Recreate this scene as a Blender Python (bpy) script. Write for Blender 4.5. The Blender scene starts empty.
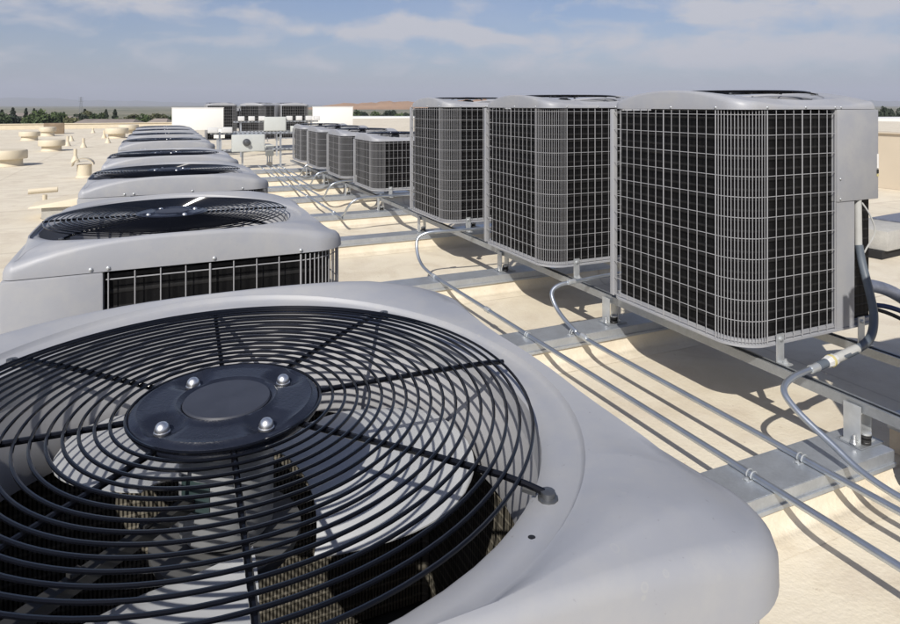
import bpy, bmesh, math, random
from mathutils import Vector, Matrix
R = math.radians
random.seed(7)
sc = bpy.context.scene
COL = sc.collection

# ------------------------------------------------------------------ camera
EYE = 1.48
cam_d = bpy.data.cameras.new('camera')
cam = bpy.data.objects.new('camera', cam_d); COL.objects.link(cam)
cam.location = (0, 0, EYE)
cam.rotation_euler = (R(90), 0, R(-24.4))
cam_d.sensor_width = 36.0
cam_d.lens = 640 / 900 * 36
cam_d.shift_y = -207 / 900
cam_d.clip_start = 0.02
cam_d.clip_end = 40000
sc.camera = cam

# ------------------------------------------------------------------ sun + sky
SUN = Vector((-.75, -.88, 1.0)).normalized()
sun_el = math.asin(SUN.z); sun_az = math.atan2(SUN.x, SUN.y)
sd = bpy.data.lights.new('sun', 'SUN'); sd.energy = 5.0; sd.angle = R(0.5); sd.color = (1.0, .955, .88)
so = bpy.data.objects.new('sun', sd); COL.objects.link(so)
so.rotation_euler = SUN.to_track_quat('Z', 'Y').to_euler()
so.location = (0, 0, 30)

sc.view_settings.view_transform = 'Standard'
sc.view_settings.look = 'None'
sc.view_settings.exposure = 0.0
sc.view_settings.gamma = 1.0
sc.view_settings.use_curve_mapping = False

w = bpy.data.worlds.new('World'); sc.world = w; w.use_nodes = True
nt = w.node_tree; nt.nodes.clear()
def N(t, k, **kw):
    n = t.nodes.new(k)
    for a, b in kw.items(): setattr(n, a, b)
    return n
def Lk(t, a, b): t.links.new(a, b)
def Mth(t, op, a, b=None, c=None, clamp=False):
    n = t.nodes.new('ShaderNodeMath'); n.operation = op; n.use_clamp = clamp
    for i, v in enumerate((a, b, c)):
        if v is None: continue
        if isinstance(v, (int, float)): n.inputs[i].default_value = v
        else: t.links.new(v, n.inputs[i])
    return n.outputs[0]
def Ramp(t, fac, stops, interp='LINEAR'):
    n = t.nodes.new('ShaderNodeValToRGB'); cr = n.color_ramp; cr.interpolation = interp
    while len(cr.elements) < len(stops): cr.elements.new(.5)
    for e, (p, c) in zip(cr.elements, stops):
        e.position = p; e.color = (c if isinstance(c, tuple) else (c, c, c)) + (1,)
    t.links.new(fac, n.inputs[0]); return n.outputs[0]
def Mix(t, fac, a, b, mode='MIX'):
    n = t.nodes.new('ShaderNodeMix'); n.data_type = 'RGBA'; n.blend_type = mode
    for i, v in ((0, fac), (6, a), (7, b)):
        if isinstance(v, (int, float)): n.inputs[i].default_value = v
        elif isinstance(v, tuple): n.inputs[i].default_value = v + (1,)
        else: t.links.new(v, n.inputs[i])
    return n.outputs[2]

sky = N(nt, 'ShaderNodeTexSky', sky_type='NISHITA', sun_disc=False)
sky.sun_elevation = sun_el; sky.sun_rotation = sun_az
sky.altitude = 50; sky.air_density = 1.0; sky.dust_density = 1.2; sky.ozone_density = 1.5
tc = N(nt, 'ShaderNodeTexCoord')
sep = N(nt, 'ShaderNodeSeparateXYZ'); Lk(nt, tc.outputs['Generated'], sep.inputs[0])
az = Mth(nt, 'ARCTAN2', sep.outputs[0], sep.outputs[1])        # 0 = along the rows, + to the right
el = Mth(nt, 'ARCSINE', sep.outputs[2])
def blob(a0, e0, wa, we):
    a = Mth(nt, 'DIVIDE', Mth(nt, 'SUBTRACT', az, R(a0)), R(wa))
    e = Mth(nt, 'DIVIDE', Mth(nt, 'SUBTRACT', el, R(e0)), R(we))
    s = Mth(nt, 'ADD', Mth(nt, 'MULTIPLY', a, a), Mth(nt, 'MULTIPLY', e, e))
    return Mth(nt, 'POWER', 2.718, Mth(nt, 'MULTIPLY', s, -1.0))
cmb = N(nt, 'ShaderNodeCombineXYZ'); Lk(nt, Mth(nt, 'MULTIPLY', az, 6.5), cmb.inputs[0]); Lk(nt, Mth(nt, 'MULTIPLY', el, 15.0), cmb.inputs[1])
ns = N(nt, 'ShaderNodeTexNoise'); ns.inputs['Scale'].default_value = 1.6; ns.inputs['Detail'].default_value = 7; ns.inputs['Roughness'].default_value = .55; ns.inputs['Distortion'].default_value = .35
Lk(nt, cmb.outputs[0], ns.inputs['Vector'])
ns2 = N(nt, 'ShaderNodeTexNoise'); ns2.inputs['Scale'].default_value = .7; ns2.inputs['Detail'].default_value = 4
Lk(nt, cmb.outputs[0], ns2.inputs['Vector'])
blobs = [(-3, 8.6, 6, .8, 1.0), (2, 7.6, 7, .5, .5), (21, 6.9, 5.0, 1.1, 1.1), (27.5, 5.9, 4.5, .8, 1.0), (13.5, 6.4, 6, .7, .6), (3, 5.4, 5, .6, .55),
         (-13, 6.6, 6, 1.0, .6), (52, 7.6, 11, 1.3, .75), (58, 5.2, 14, 1.5, .7), (42, 4.3, 12, 1.4, .55), (35, 8.8, 9, .8, .4), (22, 3.4, 26, 1.0, .30), (-8, 4.0, 16, .8, .25),
         (-60, 10, 25, 5, .6), (110, 12, 30, 6, .7), (170, 20, 40, 8, .7), (20, 24, 40, 7, .5)]
tot = None
for a0, e0, wa, we, k in blobs:
    b = Mth(nt, 'MULTIPLY', blob(a0, e0, wa, we), k)
    tot = b if tot is None else Mth(nt, 'ADD', tot, b)
dens = Mth(nt, 'ADD', Mth(nt, 'MULTIPLY', Mth(nt, 'SUBTRACT', ns.outputs['Fac'], .5), 4.0), Mth(nt, 'SUBTRACT', Mth(nt, 'MULTIPLY', tot, 1.5), .22), clamp=True)
veil = Mth(nt, 'MULTIPLY', Mth(nt, 'SUBTRACT', ns2.outputs['Fac'], .36), 1.3, clamp=True)
dens = Mth(nt, 'ADD', dens, Mth(nt, 'MULTIPLY', veil, .28), clamp=True)
dens = Mth(nt, 'MULTIPLY', dens, Ramp(nt, Mth(nt, 'MULTIPLY', el, 12.0), [(0.0, 0.25), (.30, .6), (.8, 1.0)]))
CLOUD = (8.2, 8.1, 8.5)
skycol = Mix(nt, 1.0, sky.outputs[0], (.95, 1.0, 1.22), 'MULTIPLY')
skyc = Mix(nt, Mth(nt, 'MULTIPLY', dens, .85), skycol, CLOUD)
bg = N(nt, 'ShaderNodeBackground'); bg.inputs[1].default_value = 0.075
Lk(nt, skyc, bg.inputs[0])
wo = N(nt, 'ShaderNodeOutputWorld'); Lk(nt, bg.outputs[0], wo.inputs[0])

# ------------------------------------------------------------------ materials
def material(name, base, rough=.5, metal=0.0, coat=0.0, spec=None):
    m = bpy.data.materials.new(name); m.use_nodes = True
    t = m.node_tree; p = t.nodes['Principled BSDF']
    p.inputs['Base Color'].default_value = base + (1,)
    p.inputs['Roughness'].default_value = rough
    p.inputs['Metallic'].default_value = metal
    p.inputs['Coat Weight'].default_value = coat
    if spec is not None: p.inputs['Specular IOR Level'].default_value = spec
    return m, t, p
def coords(t, scale=(1, 1, 1), kind='Object'):
    c = t.nodes.new('ShaderNodeTexCoord'); mp = t.nodes.new('ShaderNodeMapping')
    mp.inputs['Scale'].default_value = scale
    t.links.new(c.outputs[kind], mp.inputs[0]); return mp.outputs[0]
def noise(t, vec, scale, detail=5, rough=.55, dist=0):
    n = t.nodes.new('ShaderNodeTexNoise'); n.inputs['Scale'].default_value = scale
    n.inputs['Detail'].default_value = detail; n.inputs['Roughness'].default_value = rough; n.inputs['Distortion'].default_value = dist
    t.links.new(vec, n.inputs['Vector']); return n.outputs['Fac']
def bump(t, p, h, strength=.2, dist=.01):
    b = t.nodes.new('ShaderNodeBump'); b.inputs['Strength'].default_value = strength; b.inputs['Distance'].default_value = dist
    t.links.new(h, b.inputs['Height']); t.links.new(b.outputs[0], p.inputs['Normal'])
def vary(name, base, rough=.5, metal=0.0, amount=.12, scale=6, bumps=0.0, coat=0.0, rvar=.1, stretch=(1, 1, 1), fine=0):
    m, t, p = material(name, base, rough, metal, coat)
    v = coords(t, stretch)
    n = noise(t, v, scale, 6, .6)
    c = Ramp(t, n, [(.25, tuple(x * (1 - amount) for x in base)), (.75, tuple(min(1, x * (1 + amount)) for x in base))])
    if fine:
        n2 = noise(t, v, fine, 3, .7)
        c = Mix(t, .35, c, Ramp(t, n2, [(.3, tuple(x * .8 for x in base)), (.7, tuple(min(1, x * 1.15) for x in base))]))
    t.links.new(c, p.inputs['Base Color'])
    t.links.new(Mth(t, 'ADD', rough - rvar, Mth(t, 'MULTIPLY', n, rvar * 2)), p.inputs['Roughness'])
    if bumps: bump(t, p, noise(t, v, scale * 12, 3), bumps, .004)
    return m
M = {}
M['paint'] = vary('grey_enamel', (.285, .292, .318), .36, 0, .025, 3, 0, .2, .05)
def paint_mat():
    m, t, p = material('weathered_grey_enamel', (.285, .292, .318), .42, 0, .0)
    v = coords(t); oi = t.nodes.new('ShaderNodeObjectInfo')
    o3 = t.nodes.new('ShaderNodeVectorMath'); o3.operation = 'ADD'; t.links.new(v, o3.inputs[0])
    sc3 = t.nodes.new('ShaderNodeCombineXYZ')
    for k in range(3): t.links.new(Mth(t, 'MULTIPLY', oi.outputs['Random'], 17.0 + 9 * k), sc3.inputs[k])
    t.links.new(sc3.outputs[0], o3.inputs[1]); v = o3.outputs[0]
    base = Ramp(t, noise(t, v, 2.2, 5, .6), [(.3, (.292, .300, .324)), (.7, (.324, .331, .354))])
    tone = Mth(t, 'ADD', .94, Mth(t, 'MULTIPLY', oi.outputs['Random'], .12))
    vm = t.nodes.new('ShaderNodeVectorMath'); vm.operation = 'SCALE'; t.links.new(base, vm.inputs[0]); t.links.new(tone, vm.inputs['Scale']); base = vm.outputs[0]
    dust = Ramp(t, noise(t, v, 7, 8, .72), [(.42, 0.0), (.66, .60)])
    base = Mix(t, dust, base, (.375, .37, .36))
    vo = t.nodes.new('ShaderNodeTexVoronoi'); vo.feature = 'F1'; vo.inputs['Scale'].default_value = 42; t.links.new(v, vo.inputs['Vector'])
    drops = Ramp(t, vo.outputs['Distance'], [(.10, .0), (.16, .5), (.20, .0)])
    gate = Ramp(t, noise(t, v, 5, 3), [(.52, 0.0), (.66, 1.0)])
    base = Mix(t, Mth(t, 'MULTIPLY', drops, gate), base, (.38, .375, .36))
    sp = Ramp(t, noise(t, v, 120, 3, .6), [(.69, 0.0), (.75, .5)])
    base = Mix(t, sp, base, (.17, .165, .16))
    t.links.new(base, p.inputs['Base Color'])
    t.links.new(Mth(t, 'ADD', .36, Mth(t, 'MULTIPLY', noise(t, v, 7, 8, .72), .26)), p.inputs['Roughness'])
    bump(t, p, noise(t, v, 3.2, 3), .10, .02)
    return m
M['paint'] = paint_mat()
M['wire'] = vary('grey_wire_coating', (.33, .33, .34), .4, 0, .05, 8)
M['shroud'] = vary('shroud_enamel', (.34, .34, .35), .5, 0, .08, 7)
M['navy'] = vary('navy_black_coating', (.0034, .0037, .0052), .10, 0, .2, 9, 0, 0, .03)
M['navy'].node_tree.nodes['Principled BSDF'].inputs['Specular IOR Level'].default_value = .35
M['hub'] = vary('navy_hub_coating', (.013, .0155, .025), .29, 0, .35, 22, .15, .0, .1, fine=90)
M['hubdisc'] = vary('hub_disc_coating', (.034, .038, .052), .55, 0, .2, 30)
M['dark'] = vary('black_cavity', (.012, .012, .013), .8, 0, .2, 5)
M['pan'] = vary('base_pan_metal', (.10, .10, .10), .6, .3, .3, 9)
M['motor'] = vary('motor_enamel', (.33, .34, .35), .4, .2, .1, 9)
M['motorlabel'] = vary('motor_label', (.03, .05, .05), .5, 0, .2, 20)
M['blade'] = vary('blade_aluminium', (.47, .48, .49), .40, .2, .08, 9, 0, 0, .08)
M['chrome'] = vary('bolt_steel', (.78, .78, .77), .40, 1, .08, 60)
M['boltgrey'] = vary('dull_bolt', (.17, .175, .18), .42, .8, .2, 60)
M['galv'] = vary('galvanised_steel', (.50, .53, .57), .36, .65, .16, 12, .05, 0, .10, fine=70)
M['galvdull'] = vary('weathered_galvanised', (.40, .42, .44), .45, .75, .22, 16, .08, 0, .1, (1, 1, 1), 90)
M['conduit'] = vary('conduit_zinc', (.50, .54, .59), .33, .85, .12, 9, .03, 0, .08)
M['bracket'] = vary('bracket_zinc', (.55, .57, .58), .42, .6, .12, 20)
M['flex'] = vary('grey_flex_conduit', (.10, .12, .145), .5, 0, .1, 20)
M['pvc'] = vary('pale_pvc', (.46, .46, .44), .5, 0, .06, 20)
M['yellow'] = vary('yellow_ring', (.55, .48, .22), .5, 0, .06, 20)
M['rubber'] = vary('black_rubber', (.02, .02, .02), .7, 0, .2, 20)
M['white'] = vary('white_sheet', (.80, .79, .75), .5, 0, .02, 1.2)
M['boxgrey'] = vary('pale_grey_box', (.50, .52, .50), .5, 0, .05, 3)
M['boxlight'] = vary('light_enclosure', (.62, .62, .61), .5, 0, .05, 3)
M['cream'] = vary('cream_vent_coating', (.62, .545, .41), .6, 0, .07, 4, .1)
M['curb'] = vary('cream_curb_membrane', (.64, .55, .42), .7, 0, .08, 5, .15, fine=40)
M['wall'] = vary('beige_wall', (.58, .50, .385), .85, 0, .05, 1.5, .1)
M['concrete'] = vary('concrete_paver', (.40, .39, .36), .9, 0, .2, 12, .3, fine=60)
M['bluetape'] = vary('blue_tape', (.02, .035, .11), .4, 0, .1, 20)
M['foil'] = vary('grey_foil_wrap', (.22, .24, .30), .35, .5, .3, 25, .5)
M['brown'] = vary('weathered_brown', (.24, .18, .12), .8, 0, .3, 4)
M['rust'] = vary('rust_red', (.30, .08, .05), .7, 0, .3, 9)
M['bark'] = vary('bark', (.07, .055, .04), .9, 0, .3, 4)
M['steelfar'] = vary('tower_steel', (.16, .17, .18), .6, .4, .1, 1)
M['houseroof'] = vary('tile_roof', (.26, .22, .19), .9, 0, .2, .3)
M['housewall'] = vary('render_wall', (.52, .50, .45), .9, 0, .1, .2)
M['glassdark'] = vary('dark_glazing', (.03, .035, .04), .15, 0, .2, .5)
M['black'] = vary('black_print', (.01, .01, .01), .5, 0, .1, 9)

# coil: slit fins, shade between them painted in, with rows of louvre stampings
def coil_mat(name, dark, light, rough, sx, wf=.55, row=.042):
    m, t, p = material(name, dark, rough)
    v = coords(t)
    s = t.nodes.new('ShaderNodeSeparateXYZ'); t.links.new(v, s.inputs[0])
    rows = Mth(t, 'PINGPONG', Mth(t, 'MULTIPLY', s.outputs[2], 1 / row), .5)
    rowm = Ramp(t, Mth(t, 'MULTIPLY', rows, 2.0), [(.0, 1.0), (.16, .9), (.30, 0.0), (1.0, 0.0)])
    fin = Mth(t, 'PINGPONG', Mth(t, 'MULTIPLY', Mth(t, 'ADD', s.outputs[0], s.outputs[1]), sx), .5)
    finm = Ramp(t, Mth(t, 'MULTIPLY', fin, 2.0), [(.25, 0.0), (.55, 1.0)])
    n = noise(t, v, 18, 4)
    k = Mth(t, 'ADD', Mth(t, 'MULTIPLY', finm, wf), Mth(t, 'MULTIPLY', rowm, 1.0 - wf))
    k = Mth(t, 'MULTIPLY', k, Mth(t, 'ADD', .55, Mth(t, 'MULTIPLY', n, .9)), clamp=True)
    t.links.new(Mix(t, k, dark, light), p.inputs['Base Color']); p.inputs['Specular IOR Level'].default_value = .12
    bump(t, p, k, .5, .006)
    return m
M['coil'] = coil_mat('coil_outer_fins', (.004, .004, .0045), (.022, .0215, .0215), .6, 30, .18, .046)  # outside face near-black for the shade deep between the fins
M['coilin'] = coil_mat('coil_inner_fins', (.02, .018, .015), (.23, .21, .17), .6, 150, .62, .022)

def roof_mat():
    m, t, p = material('cream_roof_membrane', (.7, .6, .45), .75)
    v = coords(t)
    base = Ramp(t, noise(t, v, .45, 6, .6), [(.3, (.645, .575, .44)), (.7, (.745, .675, .535))])
    st = Ramp(t, noise(t, v, 2.3, 7, .65, .6), [(.45, 0.0), (.57, .32), (.70, .62)])
    base = Mix(t, st, base, (.50, .415, .305))
    sp = Ramp(t, noise(t, v, 26, 4, .6), [(.66, 0.0), (.72, .5)])
    base = Mix(t, sp, base, (.36, .28, .2))
    dusty = Ramp(t, noise(t, v, 9, 5, .7), [(.35, 0.0), (.8, .35)])
    base = Mix(t, dusty, base, (.76, .70, .61))
    s = t.nodes.new('ShaderNodeSeparateXYZ'); t.links.new(v, s.inputs[0])
    wob = Mth(t, 'MULTIPLY', Mth(t, 'SUBTRACT', noise(t, v, 1.2, 3), .5), .05)
    yy = Mth(t, 'ADD', s.outputs[1], wob)
    seam = Mth(t, 'ABSOLUTE', Mth(t, 'SUBTRACT', Mth(t, 'FRACT', Mth(t, 'DIVIDE', Mth(t, 'ADD', yy, .62), 1.5)), .5))
    sm = Ramp(t, seam, [(0.0, .75), (.004, .65), (.0065, .12), (.05, 0.0)])
    base = Mix(t, sm, base, (.42, .35, .26))
    xx = Mth(t, 'ADD', s.outputs[0], wob)
    seam2 = Mth(t, 'ABSOLUTE', Mth(t, 'SUBTRACT', Mth(t, 'FRACT', Mth(t, 'DIVIDE', Mth(t, 'ADD', xx, 1.3), 3.1)), .5))
    base = Mix(t, Ramp(t, seam2, [(0.0, .6), (.0018, .5), (.0032, .1), (.02, 0.0)]), base, (.42, .35, .26))
    t.links.new(base, p.inputs['Base Color'])
    h = Mth(t, 'ADD', noise(t, v, 60, 4), Mth(t, 'MULTIPLY', noise(t, v, 3.0, 4), 2.0))
    bump(t, p, h, .25, .012)
    return m
M['roof'] = roof_mat()
def land_mat():
    m, t, p = material('valley_floor', (.2, .19, .13), .95)
    v = coords(t)
    c = Ramp(t, noise(t, v, .004, 8, .65), [(.3, (.10, .11, .05)), (.5, (.22, .20, .13)), (.7, (.34, .30, .22))])
    c = Mix(t, Ramp(t, noise(t, v, .03, 5, .7), [(.45, 0.0), (.6, .8)]), c, (.05, .07, .03))
    t.links.new(c, p.inputs['Base Color']); return m
M['land'] = land_mat()
def hill_mat(name, a, b):
    m, t, p = material(name, a, .95)
    v = coords(t)
    t.links.new(Ramp(t, noise(t, v, .006, 7, .6), [(.3, a), (.7, b)]), p.inputs['Base Color']); return m
M['brownhill'] = hill_mat('dry_grass_hill', (.30, .17, .085), (.46, .28, .15))
M['bluehill'] = hill_mat('far_range', (.10, .12, .10), (.20, .19, .14))
def leaf_mat(name, a, b):
    m, t, p = material(name, a, .7)
    oi = t.nodes.new('ShaderNodeObjectInfo'); v = coords(t)
    f = Mth(t, 'ADD', noise(t, v, .7, 4), Mth(t, 'MULTIPLY', Mth(t, 'SUBTRACT', oi.outputs['Random'], .5), .3))
    t.links.new(Ramp(t, f, [(.3, a), (.7, b)]), p.inputs['Base Color'])
    return m
M['leafdark'] = leaf_mat('conifer_foliage', (.016, .026, .016), (.035, .05, .026))
M['leaf'] = leaf_mat('broadleaf_foliage', (.03, .05, .016), (.075, .11, .035))
M['leafolive'] = leaf_mat('olive_foliage', (.06, .07, .03), (.12, .12, .055))

# ------------------------------------------------------------------ mesh helpers
class MB:
    def __init__(s): s.v = []; s.f = []; s.m = []
    def add(s, vs, fs, mi=0):
        o = len(s.v); s.v += [tuple(q) for q in vs]; s.f += [[i + o for i in f] for f in fs]; s.m += [mi] * len(fs)
    def box(s, x0, x1, y0, y1, z0, z1, mi=0):
        s.add([(x, y, z) for z in (z0, z1) for y in (y0, y1) for x in (x0, x1)],
              [(0, 2, 3, 1), (4, 5, 7, 6), (0, 1, 5, 4), (2, 6, 7, 3), (0, 4, 6, 2), (1, 3, 7, 5)], mi)
    def tube(s, path, r, n=8, cap=True, mi=0, closed=False):
        P = [Vector(p) for p in path]; k = len(P); vs = []
        rr = r if isinstance(r, (list, tuple)) else [r] * k
        up = None
        for i in range(k):
            a = P[i - 1] if (i > 0 or closed) else P[i]; b = P[(i + 1) % k] if (i < k - 1 or closed) else P[i]
            d = (b - a).normalized()
            if up is None:
                up = Vector((0, 0, 1)) if abs(d.z) < .9 else Vector((0, 1, 0))
            sx = d.cross(up).normalized(); up2 = sx.cross(d).normalized(); up = up2
            for j in range(n):
                q = 2 * math.pi * (j + .5) / n
                vs.append(P[i] + sx * math.cos(q) * rr[i] + up2 * math.sin(q) * rr[i])
        fs = []
        for i in range(k if closed else k - 1):
            i2 = (i + 1) % k
            for j in range(n):
                j2 = (j + 1) % n
                fs.append((i * n + j, i2 * n + j, i2 * n + j2, i * n + j2))
        if cap and not closed:
            fs.append(tuple(range(n))); fs.append(tuple((k - 1) * n + j for j in range(n - 1, -1, -1)))
        s.add(vs, fs, mi)
    def lathe(s, prof, c=(0, 0, 0), n=24, mi=0, capb=True, capt=True):
        vs = []; fs = []; k = len(prof)
        for r, z in prof:
            for j in range(n):
                q = 2 * math.pi * j / n; vs.append((c[0] + r * math.cos(q), c[1] + r * math.sin(q), c[2] + z))
        for i in range(k - 1):
            for j in range(n):
                j2 = (j + 1) % n; fs.append((i * n + j, i * n + j2, (i + 1) * n + j2, (i + 1) * n + j))
        if capb: fs.append(tuple(range(n - 1, -1, -1)))
        if capt: fs.append(tuple((k - 1) * n + j for j in range(n)))
        s.add(vs, fs, mi)
    def torus(s, R0, z, r, n=96, k=6):
        s.tube([(R0 * math.cos(2 * math.pi * i / n), R0 * math.sin(2 * math.pi * i / n), z) for i in range(n)], r, k, closed=True)
    def prism(s, pts, z0, z1, mi=0):
        k = len(pts)
        s.add([(x, y, z0) for x, y in pts] + [(x, y, z1) for x, y in pts],
              [tuple(range(k - 1, -1, -1)), tuple(range(k, 2 * k))] + [(i, (i + 1) % k, k + (i + 1) % k, k + i) for i in range(k)], mi)
    def loops(s, rings, closed=True, mi=0):
        k = len(rings[0]); vs = [p for r in rings for p in r]; fs = []
        for i in range(len(rings) - 1):
            for j in range(k if closed else k - 1):
                j2 = (j + 1) % k; fs.append((i * k + j, i * k + j2, (i + 1) * k + j2, (i + 1) * k + j))
        s.add(vs, fs, mi)
    def mesh(s, name, mats, sharp=40, bevel=0.0, mirror=False, recalc=True):
        me = bpy.data.meshes.new(name)
        v = [(-x, y, z) for x, y, z in s.v] if mirror else s.v
        me.from_pydata(v, [], s.f)
        for mt in (mats if isinstance(mats, (list, tuple)) else [mats]): me.materials.append(mt)
        me.polygons.foreach_set('material_index', s.m)
        if recalc or bevel:
            b = bmesh.new(); b.from_mesh(me)
            if bevel:
                bmesh.ops.bevel(b, geom=[e for e in b.edges if len(e.link_faces) == 2 and e.calc_face_angle(0) > .6], offset=bevel, segments=2, profile=.6, affect='EDGES', clamp_overlap=True)
            bmesh.ops.recalc_face_normals(b, faces=b.faces); b.to_mesh(me); b.free()
        me.polygons.foreach_set('use_smooth', [True] * len(me.polygons))
        me.set_sharp_from_angle(angle=R(sharp))
        me.update(); return me
def link(name, me, parent=None, loc=(0, 0, 0), rot=(0, 0, 0)):
    o = bpy.data.objects.new(name, me); COL.objects.link(o)
    if parent: o.parent = parent
    o.location = loc; o.rotation_euler = rot; return o
def empty(name, loc=(0, 0, 0), rot=(0, 0, 0)):
    o = bpy.data.objects.new(name, None); COL.objects.link(o); o.location = loc; o.rotation_euler = rot; o.empty_display_size = .1; return o
def tag(o, label, cat, group=None):
    o['label'] = label; o['category'] = cat
    if group: o['group'] = group
    return o
def struct(o, kind='structure'): o['kind'] = kind; return o
def copy_thing(o, parent=None):
    c = o.copy(); COL.objects.link(c)
    if parent: c.parent = parent
    for ch in list(o.children): copy_thing(ch, c)
    return c
def smooth_path(pts, sub=6):
    P = [Vector(p) for p in pts]; out = []
    for i in range(len(P) - 1):
        p0 = P[max(i - 1, 0)]; p1 = P[i]; p2 = P[i + 1]; p3 = P[min(i + 2, len(P) - 1)]
        for k in range(sub):
            t = k / sub
            out.append(.5 * ((2 * p1) + (p2 - p0) * t + (2 * p0 - 5 * p1 + 4 * p2 - p3) * t * t + (3 * p1 - p0 - 3 * p2 + p3) * t ** 3))
    out.append(P[-1]); return out

# ------------------------------------------------------------------ roof, wall, land
mb = MB(); mb.box(-70, 12.6, -30, 46.5, -.5, 0)
mb.box(12.6, 60, -30, 68, -.5, 0); mb.box(5, 12.6, 46.5, 68, -.5, 0)
b = MB(); b.prism([(-70, -30), (60, -30), (60, 68), (5, 68), (5, 46.5), (-70, 46.5)], -.5, 0)
struct(link('roof_deck', b.mesh('roof_deck', M['roof'])))
b = MB(); b.prism([(-69.5, -29.5), (59.5, -29.5), (59.5, 67.5), (5.5, 67.5), (5.5, 46), (-69.5, 46)], -9, -.51)
tag(link('warehouse', b.mesh('warehouse', M['housewall'])), 'building under the cream roof that carries all the condensing units', 'building')
b = MB(); b.box(-70, 4.8, 46.05, 46.45, .003, .30); b.box(-70, 4.85, 46.0, 46.5, .302, .34)
tag(link('parapet', b.mesh('parapet', M['cream'])), 'low cream parapet along the roof edge in front of the tree line', 'parapet')
b = MB(); b.box(11.7, 12.0, -12, 14, .003, .97)
wl = tag(link('parapet_wall', b.mesh('parapet_wall', M['wall'])), 'beige parapet wall behind the big condensing units at the right', 'wall')
b = MB(); b.box(11.66, 12.04, -12.05, 14.05, .972, 1.0); link('coping', b.mesh('coping', M['wall'], bevel=.008), wl)

GZ = -9.0
n = 48; vs = []; fs = []
S = 14000
b = MB(); b.add([(-S, -2000, GZ), (S, -2000, GZ), (S, S, GZ), (-S, S, GZ)], [(0, 1, 2, 3)])
struct(link('ground', b.mesh('ground', M['land'], recalc=False)))
def ridge(name, mat, az0, az1, dist, prof, depth, nseg=90, seed=1):
    rnd = random.Random(seed); b = MB(); rings = [[] for _ in range(6)]
    ph = [rnd.uniform(0, 6.28) for _ in range(6)]
    for i in range(nseg + 1):
        t = i / nseg; a = R(az0 + (az1 - az0) * t)
        h = prof(t) * (1 + .10 * math.sin(9 * t * 6.28 + ph[0]) * .6 + .07 * math.sin(21 * t * 6.28 + ph[1]) + .05 * math.sin(47 * t * 6.28 + ph[2]))
        for k, (dd, hh) in enumerate(((0, 0), (.25, .45), (.45, .85), (.55, 1.0), (.8, .5), (1.0, 0))):
            d = dist + depth * dd + (rnd.uniform(-.03, .03) * depth if 0 < k < 5 else 0)
            z = GZ - .5 + h * hh * (1 + (rnd.uniform(-.12, .12) if 0 < k < 3 or k == 4 else 0))
            rings[k].append((d * math.sin(a), d * math.cos(a), z))
    b.loops(rings, closed=False)
    return struct(link(name, b.mesh(name, mat, sharp=80)))
bump_ = lambda t: math.sin(math.pi * min(1, max(0, t)))
ridge('hills', M['brownhill'], 10.5, 47, 1500, lambda t: 25 * (.35 + .65 * bump_(t * 1.05)) * min(1, t * 9), 500, seed=3)
ridge('mountains', M['bluehill'], -45, 14, 9000, lambda t: 190 * (.75 + .25 * math.sin(5 * t + 1)) * min(1, (1.02 - t) * 2.5), 2500, seed=5)
ridge('far_mountains', M['bluehill'], 46, 80, 9000, lambda t: 70 * (.8 + .2 * math.sin(6 * t)) * min(1, t * 4), 2500, seed=8)

# ------------------------------------------------------------------ condensing unit
HX, HY = .46, .45
RA, RB = .15, .09                 # big wire-wrapped corner (aisle side, front), other corners
def outline(inset=0.0, ncorner=12, nside=12, ra=None):
    """closed outline, CCW, list of (x, y, nx, ny, midness); aisle side is -x, front is -y"""
    hx, hy = HX, HY; out = []
    cs = [(-hx, -hy, ra or RA, 180), (hx, -hy, .03, 270), (hx, hy, RB, 0), (-hx, hy, RB, 90)]
    for i, (cx, cy, r, a0) in enumerate(cs):
        ox = cx + (r if cx < 0 else -r); oy = cy + (r if cy < 0 else -r)
        for k in range(ncorner + 1):
            a = R(a0 + 90 * k / ncorner)
            out.append((ox + (r - inset) * math.cos(a), oy + (r - inset) * math.sin(a), math.cos(a), math.sin(a), 0.0))
        nx_, ny_, rn, _ = cs[(i + 1) % 4]
        a = R(a0 + 90); nX, nY = math.cos(a), math.sin(a)
        p = out[-1]
        ox2 = nx_ + (rn if nx_ < 0 else -rn); oy2 = ny_ + (rn if ny_ < 0 else -rn)
        q = (ox2 + (rn - inset) * nX, oy2 + (rn - inset) * nY)
        for k in range(1, nside):
            t = k / nside
            out.append((p[0] + (q[0] - p[0]) * t, p[1] + (q[1] - p[1]) * t, nX, nY, math.sin(math.pi * t)))
    return out
R_OPEN = .385
FAN_OFF = {'front': (.0, .04), 'aisle': (.045, -.012)}   # the fan sits off the middle, away from the sloping side of the cover
def surf(s_): return -.022 * min(1.3, (abs(s_) / .40) ** 2)      # the cover is arched along one axis
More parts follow.
